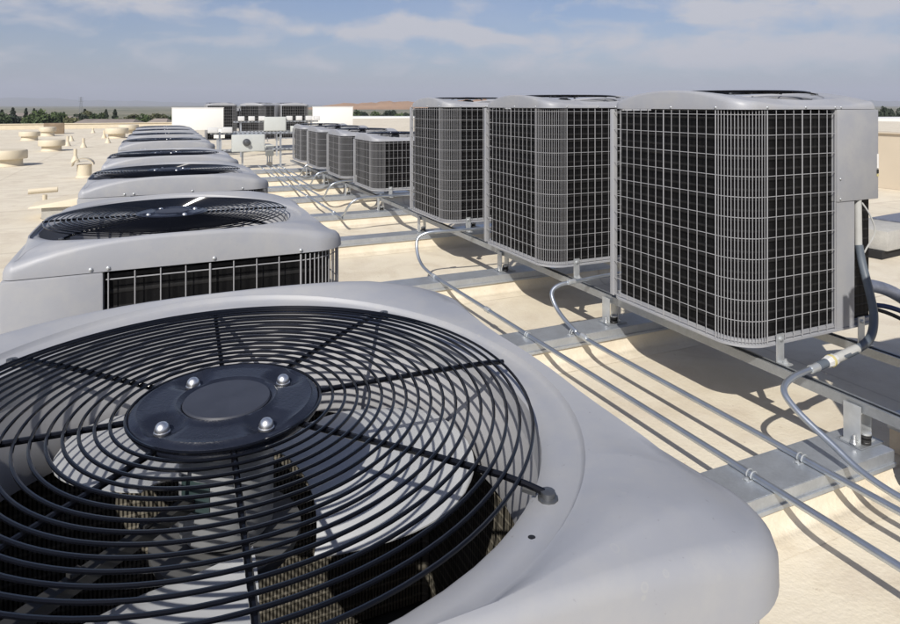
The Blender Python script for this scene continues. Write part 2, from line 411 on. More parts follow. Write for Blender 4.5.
def build_cover(slope):
    FX, FY = FAN_OFF[slope]; sn = (0, -1) if slope == 'front' else (-1, 0)
    O = outline(0, 12, 16, .105); rings = [[] for _ in range(18)]
    for x, y, nx, ny, mid in O:
        w = max(0, nx * sn[0] + ny * sn[1]) ** 2
        side = abs(nx * sn[0] + ny * sn[1]) ** 2
        ins = .014 + .018 * (1 - mid) ** 1.3
        tx, ty = x - nx * ins, y - ny * ins
        rt = math.hypot(tx - FX, ty - FY); th = math.atan2(ty - FY, tx - FX)
        arch = lambda px_, py_: abs(px_ * sn[0] + py_ * sn[1])
        zt = (.091 - .058 * (arch(tx, ty) / .46) ** 3) if slope == 'aisle' else (.093 - .064 * (arch(tx, ty) / .46) ** 2.1)
        r4 = min(.432, rt - .010); r5 = min(.438, rt - .0068)
        def P(r, z):
            c, s_ = r * math.cos(th), r * math.sin(th)
            return (FX + c, FY + s_, z + (surf(c * sn[0] + s_ * sn[1]) * (1.7 if slope == 'front' else 1) if z > .02 else 0))
        seq = [P(R_OPEN + .001, .008), P(R_OPEN + .004, .066), P(min(R_OPEN + .012, rt - .016), .0725), P((R_OPEN + .012 + r4) / 2, .0745), P(r4, .0765), P((r4 + r5) / 2, .0785), P(r5, .0855), P(min(r5 + .005, rt - .003), .087)]
        for k, s in enumerate(seq): rings[k].append(s)
        q = Vector(seq[-1])
        m = min(1, mid * 1.0) ** .8 * w
        zt = max(.020, zt - .020 * m)
        T = Vector((tx, ty, zt))
        c1 = q.lerp(T, .33); c2 = q.lerp(T, .66); c3 = q.lerp(T, .80)
        gap = (T - q).to_2d().length
        bl = (.013 if slope == 'aisle' else .004) * min(1, gap / .10)
        c1.z += bl; c2.z += bl; c3.z += bl * .8
        if m > 0:
            dn = min(.048, gap * .75) * m + gap * .20 * (1 - m)
            cr = T - Vector((nx, ny, 0)) * dn
            cr.z = zt + (.024 + .024) * m + bl * .8 * (1 - m) + .2 * (q.z - zt) * (1 - m)
            cr.z = min(cr.z, q.z + .002)
            c3 = c3.lerp(cr, min(1, m * 3)); c2 = c2.lerp(q.lerp(c3, .8), min(1, m * 3)); c1 = c1.lerp(q.lerp(c3, .4), min(1, m * 3))
        rings[8].append(tuple(c1)); rings[9].append(tuple(c2)); rings[10].append(tuple(c3))
        rings[11].append((tx, ty, zt))
        hh = min(zt * .9, ins * .95)
        for k, (fa, fb) in enumerate(((.72, .035), (.44, .17), (.18, .46), (.03, .90))):
            rings[12 + k].append((x - nx * ins * fa, y - ny * ins * fa, zt - hh * fb))
        rings[16].append((x, y, 0))
        rings[17].append((x - nx * .022, y - ny * .022, -.001))
    b = MB(); b.loops(rings); return b
def build_shroud():
    b = MB(); prof = [(R_OPEN + .001, .009), (R_OPEN - .006, -.02), (.372, -.05), (.368, -.085), (.372, -.11)]
    n = 96
    ring = lambda r, z: [(r * math.cos(2 * math.pi * j / n), r * math.sin(2 * math.pi * j / n), z) for j in range(n)]
    b.loops([ring(r, z) for r, z in prof]); b.loops([ring(r, z) for r, z in ((.372, -.11), (.382, -.10), (.397, .007))])
    return b
def build_grille(slope, mirror):
    b = MB()
    k = 18
    for i in range(k):
        r = .114 + (R_OPEN - .006 - .114) * (i / (k - 1)) ** 1.0
        z = .0835 - .005 * (max(0, r - .33) / .05) ** 2
        b.torus(r, z, .0021, 120, 7)
    for j in range(8):
        a = R(-2 + 45 * j)
        if j % 2: prof = ((.09, .0790), (.28, .0790), (.36, .0762), (.385, .0730), (.408, .0685))
        else: prof = ((.09, .0790), (.30, .0790), (.36, .078), (.386, .0755))
        b.tube([(r * math.cos(a), r * math.sin(a), z) for r, z in prof], .0036, 8)
    return b
def build_hub():
    b = MB()
    n = 72; prof = [(.112, -.010), (.1165, -.004), (.1165, .001), (.113, .004), (.105, .0045), (.101, .0065), (.064, .0065), (.060, .0085), (.057, .0085), (.053, .0055)]
    pk = [R(133), R(20), R(-60), R(-149)]; pk = [R(46 + 90 * i - 2 * 0) + R(-20) for i in range(4)]
    rings = []
    radial = [.108, .1125, .1125, .110, .106, .1025, .097, .091, .085, .079, .073, .067, .062, .059, .056, .052]
    zz = [-.010, -.004, .001, .004, .0042, .0078, .0060, .0062, .0062, .0062, .0062, .0062, .0066, .0098, .0082, .0052]
    for r, z in zip(radial, zz):
        ring = []
        for j in range(n):
            a = 2 * math.pi * j / n; x, y = r * math.cos(a), r * math.sin(a); dz = 0
            if .056 < r < .108:
                for p in pk:
                    d = math.hypot((x - .083 * math.cos(p)), (y - .083 * math.sin(p)))
                    dz -= .010 * max(0, 1 - (d / .027) ** 2.5)
            ring.append((x, y, z + dz))
        rings.append(ring)
    b.loops(rings); b.lathe([(.108, -.0105), (.106, -.0108)], n=n, capt=False)
    return b, pk
def build_blade():
    b = MB(); nr, na = 14, 20; top = []; bot = []
    for i in range(nr + 1):
        t = i / nr; r = .110 + .250 * t
        half = R(41 - 14 * t - 9 * t ** 4); lead = R(16)
        rowt = []
        for j in range(na + 1):
            s = j / na * 2 - 1
            a = half * s + lead
            pitch = .046 * (1 - .30 * t)
            z = pitch * s * (half / R(50)) + .012 * (1 - s * s) - .012
            rr = r - .030 * t * abs(s) ** 3
            rowt.append((rr * math.cos(a), rr * math.sin(a), z))
        top.append(rowt); bot.append([(x, y, z - .0022) for x, y, z in rowt])
    W = na + 1
    vs = [p for r in top for p in r] + [p for r in bot for p in r]; o = (nr + 1) * W; fs = []
    for i in range(nr):
        for j in range(na):
            q = i * W + j; fs.append((q, q + 1, q + W + 1, q + W)); fs.append((o + q, o + q + W, o + q + W + 1, o + q + 1))
    for i in range(nr):
        for j in (0, na):
            q = i * W + j; fs.append((q, q + W, o + q + W, o + q))
    for j in range(na):
        for i in (0, nr):
            q = i * W + j; fs.append((q, q + 1, o + q + 1, o + q))
    b.add(vs, fs)
    return b
PX0 = .155                        # start of the control panel on the front face (wider panel on the left row)
def wire_positions(H):
    V = []   # x, y, thick
    y0, y1 = -HY + RA, HY - .035
    for i in range(14): V.append((-HX, y0 + (y1 - y0) * i / 13, i in (0, 6, 13)))
    for i in range(1, 16):
        a = R(180 + 90 * i / 16); V.append((-HX + RA + RA * math.cos(a), -HY + RA + RA * math.sin(a), False))
    for i in range(9): V.append((-HX + RA + (PX0 - .012 + HX - RA) * i / 8, -HY, i in (0, 4)))
    for i in range(15): V.append((-HX + .05 + (2 * HX - .15) * i / 14, HY, i in (0, 7, 14)))
    for i in range(12): V.append((HX, -HY + .27 + (2 * HY - .37) * i / 11, i in (0, 5, 11)))
    return V
def build_guard(H):
    b = MB(); z0, z1 = .012, H - .004
    for x, y, thick in wire_positions(H):
        r = .0028 if thick else .00165
        b.tube([(x, y, z0 if thick else z0 + .004), (x, y, z1)], r, 5, cap=False)
    rows = max(2, round((H - .03) / .0925))
    arc = lambda cx, cy, r, a0, a1, k: [(cx + r * math.cos(R(a0 + (a1 - a0) * i / k)), cy + r * math.sin(R(a0 + (a1 - a0) * i / k))) for i in range(k + 1)]
    e = .0035
    front = [(-HX + e, HY - .03)] + arc(-HX + RA, -HY + RA, RA - e, 180, 270, 10) + [(PX0 - .006, -HY + e)]
    back = [(HX - e, -HY + .26)] + arc(HX - RB, HY - RB, RB - e, 0, 90, 5) + [(-HX + .04, HY - e)]
    for i in range(rows + 1):
        z = .022 + (H - .045) * i / rows
        for path in (front, back): b.tube([(x, y, z) for x, y in path], .0017, 5)
    return b
def build_coil(H):
    b = MB(); t = .045
    o = [(p[0], p[1]) for p in outline(.026, 8, 3)]; i_ = [(p[0], p[1]) for p in outline(.026 + t, 8, 3)]
    lo, hi = .028, H - .012
    b.loops([[(x, y, lo) for x, y in o], [(x, y, hi) for x, y in o]], mi=0)
    b.loops([[(x, y, hi) for x, y in o], [(x, y, hi) for x, y in i_]], mi=0)
    b.loops([[(x, y, hi) for x, y in i_], [(x, y, lo) for x, y in i_]], mi=1)
    return b
def build_pan(H):
    b = MB(); o = outline(0, 10, 3)
    R_ = [(p[0], p[1]) for p in o]; I1 = [(p[0], p[1]) for p in outline(.010, 10, 3)]; I2 = [(p[0], p[1]) for p in outline(.024, 10, 3)]
    def ring(P, z): return [(x, y, z) for x, y in P]
    O1 = [(p[0] * 1.006, p[1] * 1.006) for p in o]
    b.loops([ring(I2, .0), ring(O1, .0), ring(O1, .010), ring(I1, .012), ring(I1, .030), ring(I2, .031)])
    k = len(I2); b.add(ring(I2, .0), [tuple(range(k - 1, -1, -1))]); b.add(ring(I2, .016), [tuple(range(k))], 1)
    return b
def build_panel(H):
    """control box on the outer front corner, narrower service panel below it"""
    zb = H - .44
    a = MB(); a.box(PX0, HX + .001, -HY - .004, -HY + .25, zb, H - .002)
    c = MB(); c.box(PX0 + .002, PX0 + .130, -HY + .001, -HY + .03, .012, zb - .001)
    c.box(PX0 + .115, PX0 + .130, -HY + .0312, -HY + .25, .012, zb - .001)
    c.box(PX0 + .1302, HX - .002, -HY + .22, -HY + .25, .012, zb - .001)
    return a, c
def build_bracket():
    b = MB(); b.box(-.022, .022, -.006, 0, -.078, .050); b.box(-.022, .022, -.050, -.0062, -.078, -.072)
    b.lathe([(.010, 0), (.010, .006), (.006, .009)], n=8)
    v = b.v[-24:]; b.v[-24:] = [(x, -.006 - z, y + .028) for x, y, z in v]
    b.lathe([(.011, -.0715), (.011, -.062), (.006, -.060), (.006, -.052)], (0, -.030, 0), n=8)
    return b
MESH = {}
def unit_meshes(kind, H, mirror):
    d = {}; slope = 'aisle' if mirror else 'front'
    d['top_cover'] = build_cover(slope).mesh('top_cover', M['paint'], sharp=38, mirror=mirror)
    d['wire_guard'] = build_guard(H).mesh('wire_guard', M['wire'], mirror=mirror, recalc=True)
    d['coil'] = build_coil(H).mesh('coil', [M['coil'], M['coilin']], mirror=mirror)
    d['base_pan'] = build_pan(H).mesh('base_pan', [M['paint'], M['pan']], mirror=mirror)
    a, c = build_panel(H)
    d['control_box'] = a.mesh('control_box', M['paint'], bevel=.006, mirror=mirror)
    d['service_panel'] = c.mesh('service_panel', M['paint'], mirror=mirror)
    b = MB(); b.box(-HX - .004, -HX + .026, HY - .034, HY - .006, .012, H - .003)
    d['corner_post'] = b.mesh('corner_post', M['paint'], bevel=.004, mirror=mirror)
    return d
COMMON = {}
COMMON['fan_shroud'] = build_shroud().mesh('fan_shroud', M['shroud'])
COMMON['fan_grille'] = build_grille('front', False).mesh('fan_grille', M['navy'])
hb, PK = build_hub(); COMMON['hub_plate'] = hb.mesh('hub_plate', M['hub'], sharp=50)
b = MB(); b.lathe([(.050, .0), (.0525, .0035), (.051, .0055), (.046, .006)], n=48); COMMON['hub_disc'] = b.mesh('hub_disc', M['hubdisc'])
b = MB(); b.lathe([(.0085, 0), (.0092, .001), (.0092, .003), (.0083, .0036), (.0083, .0062), (.0072, .0094), (.0050, .0118), (.0025, .0129), (.0006, .0133)], n=14); COMMON['dome_nut'] = b.mesh('dome_nut', M['chrome'])
b = MB(); b.lathe([(.052, -.15), (.056, -.145), (.056, -.03), (.050, -.02), (.03, -.014), (.03, -.0105)], n=32); COMMON['motor'] = b.mesh('motor', M['motor'])
b = MB(); b.tube([(.0005 + .0562 * math.cos(R(a)), .0562 * math.sin(R(a)), -.085) for a in range(200, 246, 5)], .026, 4)
b.v = [(x * (1 if x * x + y * y < .0578 ** 2 else .0572 / math.hypot(x, y)), y * (1 if x * x + y * y < .0578 ** 2 else .0572 / math.hypot(x, y)), z) for x, y, z in b.v]; COMMON['motor_label'] = b.mesh('motor_label', M['motorlabel'])
COMMON['fan_blade'] = build_blade().mesh('fan_blade', M['blade'], sharp=50)
b = MB(); b.lathe([(.085, -.03), (.09, -.02), (.09, -.012), (.03, -.008), (.03, 0)], n=32); COMMON['blade_spider'] = b.mesh('blade_spider', M['pan'])
b = MB(); b.box(.058, .405, -.008, .008, -.004, .008); [b.box(x, x + .012, -.005, .005, .0102, .014) for x in (.11, .19, .27, .35)]
COMMON['motor_lead_channel'] = b.mesh('motor_lead_channel', M['rubber'])
b = MB(); b.lathe([(.0042, 0), (.0046, .0022), (.0030, .0030)], n=14); COMMON['drain_hole'] = b.mesh('drain_hole', M['black'])
COMMON['mounting_bracket'] = build_bracket().mesh('mounting_bracket', M['bracket'])
b = MB(); b.lathe([(.0105, 0), (.0105, .002), (.0075, .003), (.0075, .008), (.003, .009)], n=10); b.tube([(-.012, 0, .003), (-.026, 0, .004)], .0035, 6)
COMMON['hold_down_bolt'] = b.mesh('hold_down_bolt', M['boltgrey'])
b = MB(); b.lathe([(.0058, 0), (.0058, .0015), (.004, .004), (.001, .0048)], n=10); COMMON['screw'] = b.mesh('screw', M['bracket'])
b = MB(); b.box(0, .014, 0, .0012, 0, .012, 1); b.box(0, .014, 0, .0012, .014, .034, 0); b.box(.001, .013, 0, .0012, .040, .110, 2)
COMMON['warning_label'] = b.mesh('warning_label', [M['black'], M['yellow'], M['white']])

def make_unit(kind, H, mirror):
    global PX0
    PX0 = .225 if mirror else .155
    root = empty('condensing_unit')
    d = unit_meshes(kind, H, mirror); sx = -1 if mirror else 1
    cov = link('top_cover', d['top_cover'], root, (0, 0, H))
    fx, fy = FAN_OFF['aisle' if mirror else 'front']; fx *= sx
    link('drain_hole', COMMON['drain_hole'], cov, (fx + sx * -.231, fy - .345, .0645 if mirror else .058))
    link('fan_shroud', COMMON['fan_shroud'], root, (fx, fy, H))
    gr = link('fan_grille', COMMON['fan_grille'], root, (fx, fy, H + (0 if mirror else .006)))
    for a in (-45, 45, 135, 225):
        link('hold_down_bolt', COMMON['hold_down_bolt'], gr, (.408 * math.cos(R(a - 2)), .408 * math.sin(R(a - 2)), .0635), (0, 0, R(a - 2)))
    hub = link('hub_plate', COMMON['hub_plate'], root, (fx, fy, H + (.081 if mirror else .087)))
    link('hub_disc', COMMON['hub_disc'], hub, (0, 0, .003))
    for p in PK: link('dome_nut', COMMON['dome_nut'], hub, (.083 * math.cos(p), .083 * math.sin(p), -.0030), (0, 0, p))
    mo = link('motor', COMMON['motor'], root, (fx, fy, H + .082)); link('motor_label', COMMON['motor_label'], mo)
    link('blade_spider', COMMON['blade_spider'], root, (fx, fy, H - .065))
    for a in (-2, 96, 222):
        link('fan_blade', COMMON['fan_blade'], root, (fx, fy, H - .058), (0, 0, R(a)))
    link('motor_lead_channel', COMMON['motor_lead_channel'], root, (fx, fy, H - .012), (0, 0, R(-141)))
    link('coil', d['coil'], root); link('wire_guard', d['wire_guard'], root); link('base_pan', d['base_pan'], root)
    cb = link('control_box', d['control_box'], root); link('service_panel', d['service_panel'], root)
    if not mirror and H > .8:
        link('warning_label', COMMON['warning_label'], cb, (HX - .0150, -HY - .0062, H - .33))
    link('corner_post', d['corner_post'], root)
    for bx in (-.24, .32): link('mounting_bracket', COMMON['mounting_bracket'], root, (sx * bx, -HY - .006, 0))
    for bx in (-.24, .32): link('mounting_bracket', COMMON['mounting_bracket'], root, (sx * bx, HY + .006, 0), (0, 0, R(180)))
    for x, y, a in ((-HX, -HY + RA, 180), (-HX, -.02, 180), (-HX, HY - .05, 180), (-HX + RA, -HY, 270), (-.06, -HY, 270), (PX0 - .012, -HY, 270), (PX0 + .03, -HY, 270)):
        o = link('screw', COMMON['screw'], root)
        nx, ny = math.cos(R(a)), math.sin(R(a))
        o.location = (sx * (x - nx * .0), y - ny * .0, H + .009)
        o.rotation_euler = Vector((sx * nx, ny, 0)).to_track_quat('Z', 'Y').to_euler()
    if H > .8:
        for z in (H - .33, H - .425):
            o = link('screw', COMMON['screw'], cb, (PX0 + .018, -HY - .0055, z), Vector((0, -1, 0)).to_track_quat('Z', 'Y').to_euler())
    return root
BASE = .41; HT, HS = 1.05, .615
RXC, LXC = 2.76, .10
tall = make_unit('tall', HT, False)
short_r = make_unit('short', HS, False)
short_l = make_unit('short', HS, True)
used = set()
def place(proto, loc, label, group, rz=0, rx=0.0, ry=0.0):
    o = proto if proto.name not in used else copy_thing(proto)
    used.add(proto.name)
    o.location = loc; o.rotation_euler = (R(rx), R(ry), R(rz)); tag(o, label, 'air conditioner', group); return o
GT, GS, GL = 'tall condensing units in the right row', 'short condensing units at the far end of the right row', 'short condensing units in the left row'
ord_ = ['first', 'second', 'third', 'fourth', 'fifth', 'sixth', 'seventh', 'eighth']
place(tall, (RXC, 2.45, BASE), 'tall condensing unit with control box and flexible conduit, largest in view', GT)
place(tall, (RXC, 3.98, BASE), 'second tall grey condensing unit, partly behind the largest one', GT)
place(tall, (RXC + .03, 5.68, BASE), 'third and farthest tall unit of the row, just before the short units', GT)
place(tall, (RXC, .78, BASE), 'unseen tall condensing unit just past the right edge, its shadow reaching into view', GT)  # stands outside the view, there for the shadow it throws in
for i, y in enumerate((8.03, 9.55, 11.05, 12.4)):
    place(short_r, (RXC + .10, y, BASE), ['short unit next to the third tall unit, widest of the short ones on the right',
          'second short unit of the right row, one gap beyond the widest', 'third short unit of the right row, second from its far end', 'last short unit of the right row, nearest the electrical rack'][i], GS)
for i, (x, y) in enumerate(((.122, .865), (LXC - .015, 2.43), (LXC - .005, 4.03), (LXC - .01, 5.47), (LXC - .02, 7.62), (LXC - .02, 9.12), (LXC - .02, 10.62), (LXC - .02, 12.1))):
    place(short_l, (x, y, BASE), ['grey condensing unit in close-up at the front, black ring fan grille filling the foreground',
        'second unit of the left row, wire guard and solid panel showing above the close-up one',
        'third unit of the left row, dark fan disc over a sliver of wire guard', 'fourth unit of the left row, last before the wider gap',
        'fifth unit of the left row, first beyond the wider gap', 'sixth unit of the left row, third from the far end', 'seventh unit of the left row, second from the far end',
        'farthest unit of the left row, only a thin dark line'][i], GL, 0, .8 if i == 0 else 0)
# distant tall units beside the white screens
GF = 'distant tall condensing units behind the electrical rack'
for i, (x, y, rz, lb) in enumerate(((1.74, 21.2, 90, 'distant tall unit half hidden behind the left white screen, fan on top'),
        (2.90, 21.0, 45, 'distant tall unit seen corner on, left one of the dark pair'), (3.95, 21.2, 90, 'distant tall unit touching the right white screen, dark flat guard'), (3.42, 22.3, 90, 'distant tall unit filling the gap inside the dark pair'))):
    place(tall, (x, y, BASE), lb, GF, rz)
place(short_r, (2.42, 23.6, BASE + .25), 'small distant unit in the gap between the left white screen and the dark pair', GF, 90)

# ------------------------------------------------------------------ sleepers, rails, feet
BEAM_Y = [(1.53, 1.71), (3.04, 3.23), (4.37, 4.60), (6.11, 6.32), (7.56, 7.78), (9.10, 9.32), (10.46, 10.68), (11.86, 12.08), (13.30, 13.52)]
def beam_meshes(x1):
    c = MB(); x0, wd = -.75, .19
    c.box(x0, x1, 0, wd, .1595 - .004, .16)
    k = MB(); k.box(x0, x1, -.0025, -.0002, .115, .158); k.box(x0, x1, wd + .0002, wd + .0025, .115, .158)
    k.box(x0, x1, -.010, -.0027, .1005, .1145); k.box(x0, x1, wd + .0027, wd + .010, .1005, .1145); k.box(x1 + .0002, x1 + .0025, -.002, wd + .002, .1005, .158)
    c.v += []; o = len(c.v); c.v += k.v; c.f += [[i + o for i in f] for f in k.f]; c.m += k.m
    g = MB(); rings = []
    for z, o_ in ((.153, .004), (.098, .003), (.060, -.004), (.035, -.014), (.016, -.032), (.006, -.056), (.0015, -.085)):
        rings.append([(x0 + .004, o_, z), (x1 - .004 - o_ * .6, o_, z), (x1 - .004 - o_ * .6, wd - o_, z), (x0 + .004, wd - o_, z)])
    g.loops(rings)
    return c.mesh('steel_cap', M['galv'], recalc=True), g.mesh('curb', M['roof'], sharp=60)
cm1, gm1 = beam_meshes(2.56); cm, gm = beam_meshes(3.62)
proto = None
for i, (y0, y1) in enumerate(BEAM_Y):
    if i < 2:
        o = empty('roof_sleeper'); link('steel_cap', (cm1, cm)[i], o); link('curb', (gm1, gm)[i], o); proto = o
    else: o = copy_thing(proto)
    o.location = (0, y0, 0)
    tag(o, ['galvanised roof sleeper nearest the camera, three conduits strapped across it', 'galvanised roof sleeper in front of the second tall unit, second from the camera',
            'galvanised roof sleeper below the first conduit elbow, third from the camera', 'fourth galvanised roof sleeper, beside the second unit of the left row',
            'fifth galvanised roof sleeper, below the widest short unit', 'sixth galvanised roof sleeper from the camera', 'seventh galvanised roof sleeper from the camera',
            'second farthest galvanised roof sleeper', 'farthest galvanised roof sleeper, before the electrical rack'][i], 'sleeper', 'galvanised sleepers across the aisle')
proto = None
for i, y0 in enumerate((1.53,)):
    b = None
    if proto is None:
        o = empty('outer_sleeper'); b = MB(); b.box(2.84, 3.6, 0, .19, .155, .16); b.box(2.84, 3.6, -.0025, -.0002, .1005, .158); b.box(2.84, 3.6, .1902, .1925, .1005, .158); b.box(2.8375, 2.8398, -.002, .192, .1005, .158)
        link('steel_cap', b.mesh('steel_cap', M['galv']), o); b = MB(); b.box(2.844, 3.596, .003, .187, .002, .153); link('curb', b.mesh('curb', M['curb']), o); proto = o
    else: o = copy_thing(proto)
    o.location = (0, y0, 0)
    tag(o, f'short sleeper under the outer rail in the shade of the tall units' if i < 4 else 'short sleeper under the outer rail behind the short units', 'sleeper', 'outer sleepers near' if i < 4 else 'outer sleepers far')
def strut_mesh(L):
    b = MB(); w_, h, t = .041, .041, .0028
    b.box(-w_ / 2, -w_ / 2 + t, 0, L, 0, h); b.box(w_ / 2 - t, w_ / 2, 0, L, 0, h); b.box(-w_ / 2 + t + .0002, w_ / 2 - t - .0002, 0.001, L - .001, 0.0005, t)
    b.box(-w_ / 2 + t + .0002, -.011, 0.001, L - .001, h - t, h - .0004); b.box(.011, w_ / 2 - t - .0002, 0.001, L - .001, h - t, h - .0004)
    return b.mesh('strut_rail', M['galvdull'])
RZ = .29
def rail(x, y0, L, label, group):
    o = link('strut_rail', strut_mesh(L), None, (x, y0, RZ)); tag(o, label, 'rail', group); return o
rail(2.49, -.8, 7.5, 'galvanised strut rail under the aisle side of the tall units', 'strut rails')
rail(2.52, 6.75, 6.9, 'galvanised strut rail under the aisle side of the short units on the right', 'strut rails')
rail(3.07, -.8, 7.5, 'galvanised strut rail under the outer side of the tall units', 'strut rails')
rail(3.15, 6.75, 6.9, 'galvanised strut rail under the outer side of the short units on the right', 'strut rails')
rail(-.20, .2, 13.0, 'strut rail under the outer side of the left row', 'strut rails')
rail(.35, .2, 13.0, 'strut rail under the aisle side of the left row', 'strut rails')
def make_foot():
    o = empty('rail_foot')
    b = MB(); b.box(-.055, .085, -.05, .05, 0, .006); link('base_plate', b.mesh('base_plate', M['galvdull'], bevel=.0015), o)
    b = MB(); b.box(-.034, -.0285, -.034, .034, .0062, .155); b.box(-.0284, -.022, -.034, .034, .125, .129); b.box(-.052, -.0342, -.034, .034, .0062, .012)
    link('angle_plate', b.mesh('angle_plate', M['bracket'], bevel=.001), o)
    b = MB(); b.box(.030, .0345, -.034, .034, .0062, .150); b.box(.0347, .056, -.034, .034, .0062, .012)
    link('angle_plate', b.mesh('angle_plate', M['bracket'], bevel=.001), o)
    for x, y in ((-.046, -.018), (.004, -.030)):
        b = MB(); b.lathe([(.016, .0122), (.016, .015), (.011, .0155), (.011, .024), (.0055, .0245), (.0055, .045)], n=10)
        link('bolt', b.mesh('bolt', M['chrome']), o, (x, y, 0))
    b = MB(); b.lathe([(.021, .0065), (.021, .013), (.013, .0135), (.013, .018), (.021, .0185), (.021, .025), (.013, .0255), (.013, .032), (.022, .0325), (.022, .043), (.012, .046)], n=16)
    link('isolator', b.mesh('isolator', M['rubber']), o, (.004, -.028, 0))
    b = MB(); b.lathe([(.022, .0), (.022, .006), (.016, .010)], n=16); link('isolator_cap', b.mesh('isolator_cap', M['bracket']), o, (.004, -.028, .044))
    return o
fp = make_foot(); first = True
feet = [(2.49 if y0 < 6.5 else 2.52, (y0 + .095), i) for i, (y0, y1) in enumerate(BEAM_Y[:8])]
for x, y, i in feet:
    o = fp if first else copy_thing(fp); first = False
    o.location = (x, y, .161)
    tag(o, ['zinc rail foot with bolt and rubber isolator on the nearest sleeper', 'zinc rail foot on the second sleeper, below the far edge of the largest unit', 'zinc rail foot on the third sleeper, below the second tall unit',
            'zinc rail foot on the fourth sleeper, below the third tall unit', 'zinc rail foot on the fifth sleeper, below the widest short unit', 'zinc rail foot on the sixth sleeper', 'zinc rail foot on the seventh sleeper', 'farthest zinc rail foot, on the second farthest sleeper'][i], 'rail foot', 'rail feet along the aisle')
for i, y0 in enumerate((1.53, 3.04, 4.37, 6.11, 7.56, 9.10, 10.46, 11.86)):
    o = copy_thing(fp); o.location = (3.07 if y0 < 6.5 else 3.15, y0 + .095, .161); o.rotation_euler = (0, 0, 0)
    tag(o, 'zinc rail foot under the outer rail of the right row, in shade', 'rail foot', 'rail feet under the outer rail')
for x in (-.20, .35):
    for y0 in (1.53, 4.37, 7.56, 10.46, 11.86):
        o = copy_thing(fp); o.location = (x, y0 + .095, .161)
        tag(o, 'zinc rail foot under the left row, hidden by the units', 'rail foot', 'rail feet under the left row')

# ------------------------------------------------------------------ conduits
CR = .0125; CZ = .161 + CR
def strap(parent, x, y):
    b = MB()
    for dy in (-.012, .006):
        b.box(x - .034, x + .034, y + dy, y + dy + .006, .1602, .1625)
        pts = [(x + (CR + .003) * math.cos(R(a)), y + dy + .003, CZ + (CR + .003) * math.sin(R(a))) for a in range(-20, 201, 20)]
        b.tube(pts, .003, 6)
    b.lathe([(.008, .1626), (.008, .167), (.004, .169)], (x - .026, y, 0), n=8)
    link('strap', b.mesh('strap', M['bracket']), parent)
def coupling(parent, p, d, L=.05, r=.0165, mat='bracket'):
    p = Vector(p); d = Vector(d).normalized(); b = MB()
    b.tube([p - d * L / 2, p - d * L / 2 + d * .006, p - d * .004, p + d * .004, p + d * L / 2 - d * .006, p + d * L / 2], [r, r + .0015, r, r, r + .0015, r], 14)
    link('coupling', b.mesh('coupling', M[mat]), parent)
def conduit(path, label, straps=(), coups=(), group='metal conduits in the aisle'):
    o = empty('conduit', path[0]); off = Vector(path[0])
    b = MB(); b.tube([p - off for p in smooth_path(path, 6)], CR, 14)
    link('pipe', b.mesh('pipe', M['conduit'], sharp=50), o)
    for x, y in straps: strap(o, x - off.x, y - off.y)
    for ch in o.children:
        if ch.name.startswith('strap'): ch.location = (0, 0, -off.z)
    for p, d in coups: coupling(o, Vector(p) - off, d)
    tag(o, label, 'conduit', group); return o
XA, XB, XC = 1.905, 2.165, 2.232
conduit([(XA, -1.2, CZ), (XA, 2, CZ), (XA, 4.2, CZ), (XA + .01, 4.62, CZ), (XA + .015, 4.80, CZ + .03), (XA + .02, 4.90, CZ + .11), (XA + .05, 4.95, CZ + .20), (XA + .14, 4.93, CZ + .245), (XA + .3, 4.90, CZ + .25), (2.5, 4.88, CZ + .25), (3.3, 4.87, CZ + .25)],
        'long metal conduit nearest the foreground unit, elbow rising before the third tall unit', [(XA, 1.62), (XA, 3.13)], [((XA, 3.62, CZ), (0, 1, 0)), ((XA, 4.50, CZ), (0, 1, 0)), ((2.12, 4.93, CZ + .247), (1, 0, 0))])
conduit([(XB, -1.2, CZ), (XB, 1.5, CZ), (XB, 2.85, CZ), (XB, 3.05, CZ + .02), (XB - .005, 3.20, CZ + .08), (XB + .0, 3.28, CZ + .16), (XB + .06, 3.29, CZ + .205), (XB + .18, 3.27, CZ + .22), (2.6, 3.26, CZ + .235), (3.3, 3.25, CZ + .235)],
        'metal conduit with its elbow rising between the first and second tall unit', [(XB, 1.62), (XB, 3.06)], [((XB, 2.95, CZ + .008), (0, 1, .1)), ((2.3, 3.268, CZ + .222), (1, 0, 0))])
# conduit to the control box of the largest unit
pc = [(XC + .012, -1.2, CZ), (XC + .012, .8, CZ), (XC + .005, 1.22, CZ), (XC, 1.42, CZ + .02), (XC, 1.55, CZ + .07), (XC - .01, 1.68, CZ + .135), (XC + .01, 1.755, CZ + .18), (XC + .10, 1.785, CZ + .205), (XC + .24, 1.79, CZ + .218)]
oc = conduit(pc, 'metal conduit bending up to the grey flexible pipe of the largest unit', [], [((XC + .235, 1.79, CZ + .217), (1, .02, .08))])
o = empty('flexible_conduit', (2.47, 1.79, .393)); off = Vector(o.location)
path = smooth_path([Vector(p) - off for p in ((2.49, 1.79, .394), (2.62, 1.80, .402), (2.80, 1.82, .412), (2.93, 1.85, .435), (3.03, 1.90, .50), (3.06, 1.94, .60), (3.085, 1.99, .72), (3.092, 2.010, .80))], 7)
b = MB(); b.tube(path, .0185, 16); link('flex_pipe', b.mesh('flex_pipe', M['flex'], sharp=50), o)
b = MB(); b.tube([Vector(p) - off for p in ((3.092, 2.012, .79), (3.092, 2.016, 1.03))], .0165, 14); link('upper_pipe', b.mesh('upper_pipe', M['pvc']), o)
b = MB(); b.tube([Vector(p) - off for p in ((2.60, 1.799, .400), (2.78, 1.818, .411))], .0200, 16); link('sleeve', b.mesh('sleeve', M['pvc']), o)
